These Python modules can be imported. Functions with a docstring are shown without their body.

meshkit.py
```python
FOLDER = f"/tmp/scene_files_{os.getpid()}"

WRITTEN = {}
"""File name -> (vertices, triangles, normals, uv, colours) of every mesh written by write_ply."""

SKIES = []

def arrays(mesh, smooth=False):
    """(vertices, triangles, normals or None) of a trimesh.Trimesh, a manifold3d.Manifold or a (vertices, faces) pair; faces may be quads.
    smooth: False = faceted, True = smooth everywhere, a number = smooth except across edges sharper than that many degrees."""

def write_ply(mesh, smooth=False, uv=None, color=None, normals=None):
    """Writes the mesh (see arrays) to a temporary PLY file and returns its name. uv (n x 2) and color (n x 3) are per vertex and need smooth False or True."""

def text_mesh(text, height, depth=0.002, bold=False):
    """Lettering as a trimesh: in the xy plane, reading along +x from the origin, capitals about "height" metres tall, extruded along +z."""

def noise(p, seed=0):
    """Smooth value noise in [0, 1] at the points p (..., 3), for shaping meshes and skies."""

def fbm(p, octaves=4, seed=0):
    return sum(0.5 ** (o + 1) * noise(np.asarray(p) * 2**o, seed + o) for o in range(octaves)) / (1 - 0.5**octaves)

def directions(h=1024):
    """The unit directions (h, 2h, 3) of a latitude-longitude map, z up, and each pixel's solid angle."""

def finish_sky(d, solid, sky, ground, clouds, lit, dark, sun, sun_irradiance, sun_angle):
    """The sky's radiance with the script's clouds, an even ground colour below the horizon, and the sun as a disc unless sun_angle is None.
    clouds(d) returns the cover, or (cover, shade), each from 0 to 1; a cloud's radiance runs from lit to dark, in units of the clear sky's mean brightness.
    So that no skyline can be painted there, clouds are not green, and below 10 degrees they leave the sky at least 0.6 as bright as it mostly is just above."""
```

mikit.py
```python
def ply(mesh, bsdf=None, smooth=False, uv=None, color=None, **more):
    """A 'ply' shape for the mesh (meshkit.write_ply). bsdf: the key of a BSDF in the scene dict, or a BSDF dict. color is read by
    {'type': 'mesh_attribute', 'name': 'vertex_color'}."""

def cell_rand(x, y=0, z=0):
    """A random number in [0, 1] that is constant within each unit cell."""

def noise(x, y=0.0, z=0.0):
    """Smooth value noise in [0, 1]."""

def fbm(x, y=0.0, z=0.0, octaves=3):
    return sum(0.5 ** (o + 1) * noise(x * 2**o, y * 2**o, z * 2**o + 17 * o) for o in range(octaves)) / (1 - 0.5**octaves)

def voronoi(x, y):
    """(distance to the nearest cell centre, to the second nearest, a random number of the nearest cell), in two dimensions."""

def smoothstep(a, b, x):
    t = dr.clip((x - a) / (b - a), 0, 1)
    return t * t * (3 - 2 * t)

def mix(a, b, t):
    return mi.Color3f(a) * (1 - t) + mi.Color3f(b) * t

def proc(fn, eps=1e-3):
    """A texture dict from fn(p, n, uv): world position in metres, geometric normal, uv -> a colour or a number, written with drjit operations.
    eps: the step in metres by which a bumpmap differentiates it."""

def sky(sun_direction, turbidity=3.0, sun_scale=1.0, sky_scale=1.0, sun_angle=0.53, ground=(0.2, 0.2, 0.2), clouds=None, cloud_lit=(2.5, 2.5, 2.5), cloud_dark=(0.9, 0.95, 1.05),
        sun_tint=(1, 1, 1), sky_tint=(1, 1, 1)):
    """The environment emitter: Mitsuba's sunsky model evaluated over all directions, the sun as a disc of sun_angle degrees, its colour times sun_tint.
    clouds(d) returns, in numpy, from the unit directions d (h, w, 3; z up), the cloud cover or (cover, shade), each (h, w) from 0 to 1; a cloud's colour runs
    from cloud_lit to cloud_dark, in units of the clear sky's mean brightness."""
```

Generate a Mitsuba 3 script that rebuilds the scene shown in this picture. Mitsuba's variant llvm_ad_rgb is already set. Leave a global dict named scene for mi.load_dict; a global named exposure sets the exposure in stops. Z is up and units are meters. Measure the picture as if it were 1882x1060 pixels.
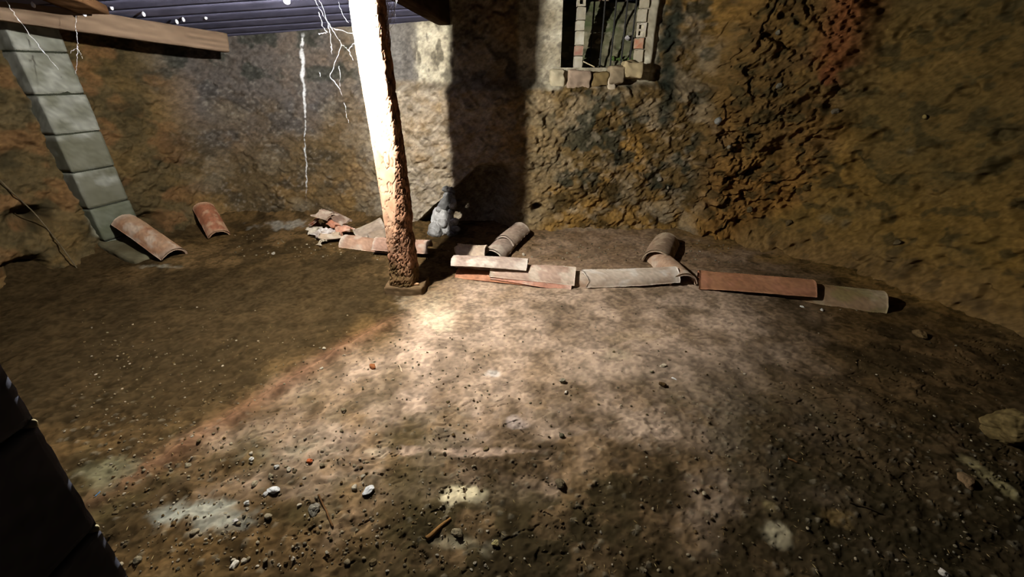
import math, random
import numpy as np, trimesh, mitsuba as mi, mikit, meshkit
from scipy.spatial import cKDTree
from scipy.interpolate import PchipInterpolator
from scipy.ndimage import gaussian_filter1d

T = mi.ScalarTransform4f
scene, labels = {'type': 'scene'}, {}
random.seed(5)
R = np.random.RandomState(11)

# ------------------------------------------------------------------ camera, light, exposure
H, F, PITCH = 1.30, 780.0, math.radians(26.87)
CP, SP = math.cos(PITCH), math.sin(PITCH)
scene['camera'] = {'type': 'perspective', 'fov': 2 * math.degrees(math.atan(941 / F)), 'fov_axis': 'x', 'near_clip': 0.02, 'far_clip': 60.0,
                   'to_world': T().look_at(origin=[0, 0, H], target=[0, CP, H - SP], up=[0, 0, 1])}
exposure = 0.08
LAMP = np.array([-0.930, 2.10, 1.568])
BULB_R = 0.014
BULB_RADIANCE = [37500.0, 36600.0, 35200.0]
scene['night'] = {'type': 'constant', 'radiance': {'type': 'rgb', 'value': [0.0035, 0.0045, 0.008]}}


def ray(px, py):
    u, v = (px - 941) / F, (530 - py) / F
    return np.array([u, CP + v * SP, -SP + v * CP])


def on_z(px, py, z=0.0):
    d = ray(px, py)
    return np.array([0, 0, H]) + d * (z - H) / d[2]


def on_y(px, py, y):
    d = ray(px, py)
    return np.array([0, 0, H]) + d * y / d[1]


# ------------------------------------------------------------------ helpers
def lin(r, g, b):
    c = np.array([r, g, b], float) / 255
    return np.where(c < 0.04045, c / 12.92, ((c + 0.055) / 1.055) ** 2.4)


def sm(a, b, x):
    t = np.clip((np.asarray(x, float) - a) / (b - a), 0, 1)
    return t * t * (3 - 2 * t)


def fb(p, scale, seed=0, oct=4):
    return meshkit.fbm(np.asarray(p) / scale, oct, seed)


def fbc(p, scale, seed=0, oct=4, k=2.2):
    """fbm stretched to use all of 0..1"""
    return np.clip((fb(p, scale, seed, oct) - 0.5) * k + 0.5, 0, 1)


def mixc(a, b, t):
    return a * (1 - t[:, None]) + b * t[:, None]


def worley(uv, cell, seed):
    """F1, F2 (in units of cell) and the random number of the nearest jittered point, in the plane"""
    r = np.random.RandomState(seed)
    lo, hi = np.floor(uv.min(0) / cell) - 1, np.ceil(uv.max(0) / cell) + 1
    gx, gy = np.meshgrid(np.arange(lo[0], hi[0] + 1), np.arange(lo[1], hi[1] + 1), indexing='ij')
    pts = (np.stack([gx.ravel(), gy.ravel()], 1) + r.rand(gx.size, 2)) * cell
    val = r.rand(len(pts))
    d, i = cKDTree(pts).query(uv, k=2)
    return d[:, 0] / cell, d[:, 1] / cell, val[i[:, 0]]


def grid_faces(n, m, wrap=False):
    i, j = np.meshgrid(np.arange(n - 1), np.arange(m if wrap else m - 1), indexing='ij')
    a, b = i * m + j, i * m + (j + 1) % m
    return np.stack([a, b, b + m, a + m], -1).reshape(-1, 4)


def quads_to_tris(q):
    return np.vstack([q[:, [0, 1, 2]], q[:, [0, 2, 3]]])


COUNT = {}


def key_of(name, parent=None):
    base = f'{parent}__{name}' if parent else name
    n = COUNT.get(base, 0)
    COUNT[base] = n + 1
    return base if n == 0 else f'{base}_{n:03d}'


def put(name, shape, parent=None, label=None, cat=None, group=None, kind=None):
    k = key_of(name, parent)
    scene[k] = shape
    say(k, label, cat, group, kind)
    return k


def say(k, label=None, cat=None, group=None, kind=None):
    d = {a: b for a, b in (('label', label), ('category', cat), ('group', group), ('kind', kind)) if b}
    if d:
        labels[k] = d


def thing(name, label, cat, group=None, kind=None):
    k = key_of(name)
    say(k, label, cat, group, kind)
    return k


ALBEDO = 0.72      # the colours below are picked as they look under the lamp; this is their common step down to reflectance


def vply(v, f, color, smooth=True, to_world=None, bsdf='earthen', flip=False):
    f = quads_to_tris(f) if f.shape[1] == 4 else f
    if flip:
        f = f[:, ::-1]
    more = {} if to_world is None else {'to_world': to_world}
    return mikit.ply((v, f), bsdf, smooth, color=np.clip(color * ALBEDO, 0.002, 0.9), **more)


VC = {'type': 'mesh_attribute', 'name': 'vertex_color'}
scene['earthen'] = {'type': 'twosided', 'nested': {'type': 'diffuse', 'reflectance': VC}}
scene['fired_clay'] = {'type': 'twosided', 'nested': {'type': 'principled', 'base_color': VC, 'roughness': 0.75, 'specular': 0.25}}
scene['web_silk'] = {'type': 'twosided', 'nested': {'type': 'diffuse', 'reflectance': {'type': 'rgb', 'value': [0.6, 0.6, 0.62]}}}
scene['rusty_iron'] = {'type': 'twosided', 'nested': {'type': 'diffuse', 'reflectance': {'type': 'rgb', 'value': [0.035, 0.034, 0.03]}}}
scene['black_plastic'] = {'type': 'twosided', 'nested': {'type': 'roughplastic', 'diffuse_reflectance': {'type': 'rgb', 'value': [0.03, 0.03, 0.032]}, 'alpha': 0.3}}
scene['leafy'] = {'type': 'twosided', 'nested': {'type': 'diffuse', 'reflectance': {'type': 'rgb', 'value': [0.07, 0.11, 0.03]}}}

# ------------------------------------------------------------------ the shell of earth walls
CTRL = np.array([(-4.5, 0.3), (-3.95, 1.6), (-3.62, 2.4), (-3.27, 3.06), (-3.07, 3.44), (-2.85, 3.80), (-2.55, 3.95), (-1.9, 3.92), (-1.2, 3.82), (-0.6, 3.72),
                 (0.0, 3.70), (0.7, 3.74), (1.3, 3.80), (1.62, 3.80), (2.08, 3.68), (2.52, 3.28), (2.92, 2.55), (3.15, 1.7), (3.25, 0.6), (3.25, -0.6)])
ss = np.concatenate([[0], np.cumsum(np.linalg.norm(np.diff(CTRL, axis=0), axis=1))])
SX, SY = PchipInterpolator(ss, CTRL[:, 0]), PchipInterpolator(ss, CTRL[:, 1])
S_L, S_R = ss[5], ss[13]           # corners: left wall | back wall | right wall
NS, NZ = 1640, 262
sg = np.linspace(0, ss[-1], NS)
zg = np.linspace(-0.12, 2.0, NZ)
bx, by = gaussian_filter1d(SX(sg), 8, mode='nearest'), gaussian_filter1d(SY(sg), 8, mode='nearest')
tx, ty = np.gradient(bx), np.gradient(by)
nl = np.hypot(tx, ty)
nx, ny = gaussian_filter1d(-ty / nl, 25, mode='nearest'), gaussian_filter1d(tx / nl, 25, mode='nearest')   # outward normals
S, Z = (a.ravel() for a in np.meshgrid(sg, zg, indexing='ij'))
rep = lambda a: np.repeat(a, NZ)
BX, BY, NX, NY = rep(bx), rep(by), rep(nx), rep(ny)
P0 = np.stack([BX, BY, Z], 1)
WIN = dict(x0=0.40, x1=1.03, z0=1.335)
s_at = lambda x, y: sg[np.argmin((bx - x) ** 2 + (by - y) ** 2)]
left = 1 - sm(S_L - 0.25, S_L + 0.25, S)
right = sm(S_R - 0.1, S_R + 0.25, S)
back = (1 - left) * (1 - right)
zp = np.maximum(Z, 0)
s_edge = s_at(2.34, 3.45) + 0.10 * (fb(P0, 0.25, 3, 3) - 0.5) * 2 - 0.42 * (1 - sm(0.05, 0.42, Z))
bank = sm(-0.05, 0.22, S - s_edge)                       # smooth scooped bank at the right
out = back * (0.05 * zp + 0.11 * sm(1.17, 1.25, Z + 0.05 * (fb(P0, 0.3, 9, 3) - 0.5)) * sm(-1.5, -0.9, BX) - 0.07 * np.exp(-zp / 0.15))
out += left * (0.035 * zp - 0.22 * np.exp(-zp / 0.25) * (1 - np.exp(-((S - 3.25) / 0.30) ** 2)) - 0.10 * np.exp(-((S - s_at(-3.7, 2.2)) / 0.5) ** 2) * np.exp(-((Z - 0.35) / 0.3) ** 2))
out += right * ((1 - bank) * (0.02 * zp - 0.14 * np.exp(-zp / 0.12) - 0.10) + bank * (0.10 * zp - 0.03 - 0.36 * np.exp(-zp / 0.30)))
# hollows at the foot of the walls
line = (Z - (0.05 + 0.90 * (BX + 0.90)))
hollow = sm(0.012, -0.035, line + 0.05 * (fb(P0, 0.12, 21, 3) - 0.5)) * sm(-0.95, -0.82, BX) * sm(0.05, -0.2, BX) * sm(0.62, 0.5, Z) * back
out += 0.36 * hollow
for hs, hz, hr, hd in ((7.004, 0.225, 0.04, 0.16), (2.80, 0.40, 0.085, 0.22), (2.62, 0.10, 0.10, 0.20), (3.47, 0.20, 0.07, 0.12), (8.86, 0.57, 0.06, 0.13), (8.98, 0.76, 0.09, 0.08), (8.72, 0.42, 0.05, 0.08), (9.1, 1.1, 0.06, 0.08), (9.91, 0.36, 0.06, 0.05), (10.3, 0.8, 0.08, 0.06), (9.6, 0.9, 0.05, 0.06)):
    a_, b_ = S - hs, (Z - hz) - 0.5 * (S - hs) * (hs > 8)
    out += hd * np.exp(-((a_ / (hr * 1.2)) ** 2 + (b_ / (hr * 0.8)) ** 2) ** 1.6) * (0.6 + 0.8 * fb(P0, 0.08, 22, 3))
out -= left * (0.10 * np.exp(-((S - 2.35) / 0.22) ** 2 - ((Z - 0.22) / 0.14) ** 2) + 0.07 * np.exp(-((S - 2.55) / 0.3) ** 2 - ((Z - 0.62) / 0.12) ** 2))
# relief: lumps, embedded stones, grit
plaster_u = sm(1.20, 1.26, Z + 0.05 * (fb(P0, 0.15, 31, 3) - 0.5)) * back
pl_win = plaster_u * sm(0.02, 0.10, BX) * sm(1.22, 1.17, BX + 0.06 * (fb(P0, 0.06, 34, 3) - 0.5)) + back * sm(1.17, 1.21, Z - 0.12 * np.maximum(0, BX - 0.45) + 0.10 * (fb(P0, 0.12, 32, 3) - 0.5)) * sm(0.05, 0.12, BX) * sm(1.16, 1.08, BX)
pl_win = np.clip(pl_win, 0, 1)
pl_post = plaster_u * sm(-1.35, -1.2, BX) * sm(-0.42, -0.50, BX)
flat = np.clip(pl_win + 0.6 * pl_post + 0.35 * plaster_u, 0, 1)
greyleft = back * sm(-0.8, -1.7, BX + 0.9 * (fb(P0, 0.4, 33, 4) - 0.5))
rough = 1.0 + 0.45 * right * (1 - bank) - 0.15 * right * bank + 0.1 * left - 0.45 * greyleft
SZ = np.stack([S + 0.09 * fb(P0, 0.09, 41, 4), Z + 0.09 * fb(P0, 0.09, 42, 4)], 1)
f1, f2, fr = worley(SZ * [1, 1.25], 0.055, 51)
g1, g2, gr = worley(SZ * [1, 1.2] + 3, 0.13, 52)
rel = 0.10 * (fb(P0, 0.55, 61, 3) - 0.5) + 0.055 * (fb(P0, 0.16, 62, 4) - 0.5) + 0.030 * (fb(P0, 0.05, 63, 3) - 0.5)
rel += 0.013 * sm(0.0, 0.6, f2 - f1) * np.maximum(fr - 0.35, 0) * 1.5 + 0.024 * sm(0.03, 0.5, g2 - g1) * (gr > 0.72)
rel += 0.022 * (fb(P0, 0.028, 65, 3) - 0.5) - 0.022 * sm(0.035, 0.0, np.abs(fb(P0, 0.20, 66, 4) - 0.5)) * (0.25 + right) * (1 - bank)
rel += 0.05 * (fb(P0, 0.11, 67, 4) - 0.5) * right * bank + 0.012 * (fb(P0, 0.016, 68, 2) - 0.5)
rel -= 0.05 * sm(0.60, 0.75, fb(P0, 0.12, 69, 3)) * (0.3 + 0.7 * right)
rel += 0.016 * np.abs(fb(P0, 0.07, 64, 3) - 0.5) * -2
rel *= rough * (1 - 0.78 * flat)
D = out - rel
Vw = np.stack([BX + NX * D, BY + NY * D, Z], 1)
inwin = (Vw[:, 0] > WIN['x0'] - 0.008) & (Vw[:, 0] < WIN['x1'] + 0.008) & (Z > WIN['z0']) & (back > 0.5)
fw = np.stack([grid_faces(NS, NZ)], 0)[0]
keep = ~inwin[fw].all(1)

# colours of the walls
soil_d, soil_m, ochre = lin(62, 51, 30), lin(108, 87, 52), lin(152, 116, 60)
grey_tan, mould, plaster, clay_red = lin(152, 136, 108), lin(50, 54, 44), lin(212, 203, 176), lin(134, 80, 48)
n1, n2, n3, n4 = fbc(P0, 0.35, 71, 4), fbc(P0, 0.13, 72, 4), fbc(P0, 0.05, 73, 3), fbc(P0, 0.022, 74, 2)
C = mixc(np.tile(soil_m, (len(S), 1)), ochre, 0.75 * sm(0.45, 0.8, n1) + 0.3 * sm(0.55, 0.9, n3))
C = mixc(C, soil_d, 0.75 * sm(0.5, 0.85, n2))
C = mixc(C, grey_tan, 0.55 * sm(0.55, 0.9, fbc(P0, 0.2, 75, 4)) * (0.3 + 0.7 * back))
C = mixc(C, mixc(np.tile(lin(190, 176, 154), (len(S), 1)), lin(134, 120, 98), n3), back * sm(-1.5, -1.0, BX) * sm(0.25, -0.3, BX) * (0.55 + 0.4 * n2) * sm(0.05, 0.3, Z + 0.2))
dk = back * sm(-0.1, 0.3, BX) * sm(0.55, 0.72, fbc(P0, 0.16, 76, 3)) * sm(0.25, 0.4, Z)
C = mixc(C, mould, 0.8 * dk)
C = mixc(C, lin(92, 90, 90), greyleft * (0.15 + 0.62 * sm(0.35, 1.2, Z + 0.5 * (n1 - 0.5))))  # upper wall greyed, the glare around the lamp painted into its colour
C = mixc(C, lin(78, 68, 50), greyleft * 0.45 * sm(0.9, 0.3, Z))
C = mixc(C, lin(150, 146, 136), 0.22 * greyleft * sm(0.72, 0.9, n4) * sm(0.4, 0.6, n2))
C = mixc(C, lin(50, 46, 40), 0.4 * greyleft * sm(0.6, 0.9, n3))
C = mixc(C, mixc(np.tile(lin(82, 72, 50), (len(S), 1)), lin(54, 50, 36), n2), left * 0.75)
C = mixc(C, lin(128, 92, 58), 0.5 * left * sm(0.6, 0.85, fbc(P0, 0.18, 85, 3)))
C = mixc(C, mixc(np.tile(lin(150, 114, 54), (len(S), 1)), lin(100, 82, 42), n1), right * bank * 0.7)
C = mixc(C, lin(150, 104, 48), right * (1 - bank) * 0.45)
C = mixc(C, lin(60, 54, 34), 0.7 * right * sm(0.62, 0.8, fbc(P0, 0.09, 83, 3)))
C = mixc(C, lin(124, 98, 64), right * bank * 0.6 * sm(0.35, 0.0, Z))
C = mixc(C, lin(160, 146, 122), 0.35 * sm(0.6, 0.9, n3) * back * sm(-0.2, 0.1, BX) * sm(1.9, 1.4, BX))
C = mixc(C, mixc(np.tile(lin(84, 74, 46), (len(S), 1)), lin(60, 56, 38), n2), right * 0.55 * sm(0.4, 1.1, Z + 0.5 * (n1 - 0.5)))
C = mixc(C, clay_red, right * 0.7 * sm(1.22, 1.4, Z + 0.3 * (n2 - 0.5)) * np.exp(-((S - s_at(2.30, 3.45)) / 0.13) ** 2))
C = mixc(C, lin(120, 118, 98), right * 0.8 * sm(0.75, 0.95, fb(P0, 0.3, 78, 3) + 0.55 * np.exp(-((S - s_at(3.1, 2.1)) / 0.35) ** 2) * sm(0.9, 1.2, Z)))
C = mixc(C, mould, (0.85 * np.exp(-((BX - 1.30 - 0.06 * (n2 - 0.5)) / 0.06) ** 4) * sm(0.75, 1.05, Z)) * (S < S_R + 0.2))
C = mixc(C, mould, 0.6 * sm(0.55, 0.75, n2) * plaster_u * (1 - pl_post) * sm(0.12, 0.0, BX))
pw = mixc(np.tile(plaster, (len(S), 1)), lin(160, 148, 122), n2)
pw = mixc(pw, lin(120, 112, 96), 0.7 * sm(0.6, 0.9, n3))
C = mixc(C, pw, 0.95 * pl_win * sm(0.12, 0.3, n2 + 0.3))
PS = P0 * [1, 1, 0.35]
white_ = sm(-0.84, -0.74, BX + 0.10 * (fb(PS, 0.1, 86, 3) - 0.5))
pg_ = mixc(np.tile(lin(122, 118, 112), (len(S), 1)), lin(94, 90, 84), fbc(PS, 0.06, 87, 4))
pq = mixc(pg_, mixc(pw, lin(90, 84, 70), 0.8 * sm(0.62, 0.8, fbc(PS, 0.05, 88, 3))), white_)
C = mixc(C, pq, 0.92 * pl_post)
# lime run down the wall left of the post
run_x = -1.70 - 0.167 * (1.589 - Z) + 0.04 * (fb(P0, 0.2, 81, 2) - 0.5)
wrun = (0.005 + 0.011 * sm(0.8, 1.5, Z)) * (0.4 + 1.1 * n3)
C = mixc(C, lin(228, 228, 226), sm(1.3, 0.6, np.abs(BX - run_x) / wrun) * sm(0.2, 0.5, Z) * sm(1.60, 1.54, Z) * sm(0.25, 0.5, n4 + 0.25) * (left < 0.5))
# mortar smeared on the earth next to the block pillar
C = mixc(C, lin(140, 138, 118), 0.75 * np.exp(-((S - 3.125 + 0.05 * (n2 - 0.5)) / 0.022) ** 2) * sm(0.1, 0.4, n3 + 0.2) * sm(0.02, 0.2, Z))
C = mixc(C, mixc(np.tile(lin(164, 144, 110), (len(S), 1)), lin(120, 98, 62), n3), 0.5 * back * sm(0.0, 0.15, BX) * sm(0.45, 0.25, BX + 0.3 * (n1 - 0.5)) * sm(1.2, 1.1, Z))
C *= (0.62 + 0.42 * n4 + 0.28 * fbc(P0, 0.010, 84, 1))[:, None]
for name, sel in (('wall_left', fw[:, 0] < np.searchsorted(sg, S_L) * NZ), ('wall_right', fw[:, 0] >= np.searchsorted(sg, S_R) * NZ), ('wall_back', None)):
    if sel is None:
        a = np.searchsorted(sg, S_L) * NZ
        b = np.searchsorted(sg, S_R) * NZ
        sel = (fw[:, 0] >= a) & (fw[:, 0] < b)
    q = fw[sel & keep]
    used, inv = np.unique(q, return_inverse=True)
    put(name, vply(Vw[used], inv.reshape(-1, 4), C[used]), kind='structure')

# ------------------------------------------------------------------ floor
base_tree = cKDTree(np.stack([bx, by], 1))


def ground(x, y, fine=False):
    x, y = np.atleast_1d(np.asarray(x, float)), np.atleast_1d(np.asarray(y, float))
    p = np.stack([x, y, np.zeros_like(x)], 1)
    d = base_tree.query(p[:, :2])[0]
    h = 0.05 * (fb(p, 0.9, 91, 2) - 0.5) + 0.020 * (fb(p, 0.22, 92, 3) - 0.5)
    h += 0.10 * np.exp(-d / 0.16) * sm(-0.5, -1.5, x) + 0.05 * np.exp(-d / 0.2)
    h += 0.16 * np.exp(-d / 0.22) * sm(1.9, 2.4, x)
    h += 0.015 * np.exp(-((x + 0.77 + 0.595 * (2.02 - y)) / 0.03) ** 2) * sm(2.4, 2.0, y) * sm(0.6, 1.1, y)
    return h if fine else h if h.size > 1 else float(h[0])


ys = np.concatenate([np.arange(-0.5, 0.5, 0.025), np.arange(0.5, 1.6, 0.0042), np.arange(1.6, 2.8, 0.0060), np.arange(2.8, 4.35, 0.009)])
us = np.linspace(-1, 1, 920)
FY, FU = (a.ravel() for a in np.meshgrid(ys, us, indexing='ij'))
FX = -0.25 + FU * (2.25 + 0.62 * np.maximum(FY, 0.3))
Pf = np.stack([FX, FY, 0 * FX], 1)
hz = ground(FX, FY, True)
a1, a2, ar = worley(Pf[:, :2], 0.028, 101)
b1, b2, br = worley(Pf[:, :2], 0.012, 102)
m1, m2, m3, m4 = fbc(Pf, 0.45, 111, 4), fbc(Pf, 0.14, 112, 4), fbc(Pf, 0.045, 113, 3), fbc(Pf, 0.016, 114, 2)
grit = 0.35 + 0.65 * sm(1.7, 1.1, FY + 0.3 * (m1 - 0.5))
hz = hz + 0.012 * (fb(Pf, 0.08, 118, 3) - 0.5) + grit * (0.007 * (m3 - 0.5) + 0.0045 * (m4 - 0.5) + 0.006 * np.maximum(0, 1 - a1 * 2.0) * (ar > 0.85) + 0.003 * np.maximum(0, 1 - b1 * 1.8) * (br > 0.8))
crk = np.abs(fb(Pf, 0.10, 115, 3) - 0.5)
hz += 0.016 * (fb(Pf, 0.05, 121, 3) - 0.5) * sm(0.1, -0.2, FX) * sm(1.6, 1.2, FY)
# edge of a spade mark pressed into the ground
q_ = on_z(1150, 790)
mx, my = FX - q_[0], FY - q_[1]
hz += 0.006 * sm(0.008, -0.008, np.abs(mx) - 0.095) * sm(-0.045, -0.033, my + 0.18 * mx + 0.5 * np.minimum(0, mx + 0.04)) * sm(0.10, 0.02, my)
hz -= 0.006 * sm(0.02, 0.0, crk) * sm(0.45, 0.7, m1)
dust, tan_, brown, dbrown, olive = lin(196, 170, 144), lin(132, 106, 74), lin(90, 70, 42), lin(56, 45, 28), lin(72, 66, 40)
C = np.tile(brown, (len(FX), 1))
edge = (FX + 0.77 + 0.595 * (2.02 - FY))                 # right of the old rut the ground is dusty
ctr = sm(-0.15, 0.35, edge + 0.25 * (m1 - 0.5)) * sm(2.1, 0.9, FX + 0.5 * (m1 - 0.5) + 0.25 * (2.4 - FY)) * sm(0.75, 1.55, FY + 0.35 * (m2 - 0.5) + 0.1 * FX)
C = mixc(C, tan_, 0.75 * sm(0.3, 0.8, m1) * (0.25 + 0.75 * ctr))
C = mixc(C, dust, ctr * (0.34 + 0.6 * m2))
C = mixc(C, dbrown, 0.75 * sm(0.45, 0.85, fbc(Pf, 0.25, 116, 4)) * (1 - 0.75 * ctr))
C = mixc(C, olive, 0.5 * sm(0.5, 0.85, fbc(Pf, 0.3, 117, 4)) * sm(1.9, 1.2, FY))
C = mixc(C, dbrown, 0.6 * sm(1.25, 0.8, FY + 0.35 * (m2 - 0.5)) * sm(-0.5, 0.1, FX))  # front right soil darkened, dim foreground painted into its colour
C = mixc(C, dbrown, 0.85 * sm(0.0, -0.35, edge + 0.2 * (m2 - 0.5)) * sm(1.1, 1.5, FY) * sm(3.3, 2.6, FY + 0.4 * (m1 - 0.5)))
C = mixc(C, mixc(np.tile(tan_, (len(FX), 1)), lin(112, 84, 56), m3), 0.6 * sm(2.7, 3.0, FY + 0.3 * (m1 - 0.5)) * sm(-0.6, 0.0, FX) * sm(2.3, 1.6, FX))
dw = base_tree.query(Pf[:, :2])[0]
C = mixc(C, mixc(np.tile(lin(140, 108, 58), (len(FX), 1)), lin(96, 78, 42), m1), 0.75 * sm(0.75, 0.15, dw + 0.3 * (m2 - 0.5)) * sm(0.9, 1.8, FX) * sm(0.8, 1.4, FY))
C = mixc(C, tan_, 0.55 * sm(0.62, 0.8, fbc(Pf, 0.11, 119, 4)) * sm(1.7, 1.2, FY) * sm(-1.2, -0.6, FX))
C = mixc(C, dbrown * 0.75, 0.6 * sm(0.6, 0.8, fbc(Pf, 0.07, 120, 4)) * (1 - 0.6 * ctr))
C = mixc(C, lin(46, 40, 25), 0.8 * sm(0.1, 1.1, FX + 0.5 * (m1 - 0.5)) * sm(2.0, 1.0, FY + 0.4 * (m1 - 0.5)))  # darker toward the right foreground: lamp falloff and vignetting painted into the soil colour
C = mixc(C, lin(44, 38, 25), 0.6 * sm(1.05, 0.7, FY + 0.3 * (m2 - 0.5)) * sm(-0.9, -0.3, FX))  # nearest strip of soil darkened as well, painted falloff
C = mixc(C, lin(140, 98, 74), 0.35 * np.exp(-((edge + 0.02) / 0.07) ** 2) * sm(0.8, 1.1, FY) * sm(2.3, 2.0, FY))
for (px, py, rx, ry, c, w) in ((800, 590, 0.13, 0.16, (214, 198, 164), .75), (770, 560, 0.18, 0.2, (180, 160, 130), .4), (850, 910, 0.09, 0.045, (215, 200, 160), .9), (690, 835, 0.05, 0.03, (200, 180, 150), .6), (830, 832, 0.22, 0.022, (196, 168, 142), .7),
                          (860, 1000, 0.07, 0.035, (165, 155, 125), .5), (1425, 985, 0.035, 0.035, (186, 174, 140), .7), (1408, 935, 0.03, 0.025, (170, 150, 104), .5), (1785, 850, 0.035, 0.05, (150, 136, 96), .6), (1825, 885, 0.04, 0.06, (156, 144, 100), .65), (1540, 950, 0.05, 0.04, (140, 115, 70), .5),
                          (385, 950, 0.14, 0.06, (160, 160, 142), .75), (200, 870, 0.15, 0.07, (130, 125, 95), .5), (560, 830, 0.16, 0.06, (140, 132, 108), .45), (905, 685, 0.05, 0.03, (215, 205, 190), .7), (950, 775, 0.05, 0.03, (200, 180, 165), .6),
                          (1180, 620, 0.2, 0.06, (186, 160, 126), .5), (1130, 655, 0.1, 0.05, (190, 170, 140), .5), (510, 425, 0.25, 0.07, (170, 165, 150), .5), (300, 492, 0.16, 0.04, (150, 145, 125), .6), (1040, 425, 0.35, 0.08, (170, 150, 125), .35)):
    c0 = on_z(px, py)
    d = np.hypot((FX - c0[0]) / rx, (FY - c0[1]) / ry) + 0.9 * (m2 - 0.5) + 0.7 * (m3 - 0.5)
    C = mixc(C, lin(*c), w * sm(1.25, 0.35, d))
stone = (ar > 0.88) & (a1 < 0.33)
C = mixc(C, lin(120, 112, 92), 0.35 * stone * sm(0.5, 0.9, grit))
C *= (0.62 + 0.5 * m4 + 0.26 * m3)[:, None]
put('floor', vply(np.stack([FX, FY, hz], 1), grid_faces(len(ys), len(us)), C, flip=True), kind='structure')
floor_tree = cKDTree(np.stack([FX, FY], 1))


def gz(x, y):
    """height of the finished floor"""
    i = floor_tree.query([[x, y]], k=6)[1][0]
    return float(hz[i].max())


def on_ground(px, py, lift=0.0):
    p = on_z(px, py, lift)
    for _ in range(3):
        p = on_z(px, py, ground(p[0], p[1]) + lift)
    return p


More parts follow.
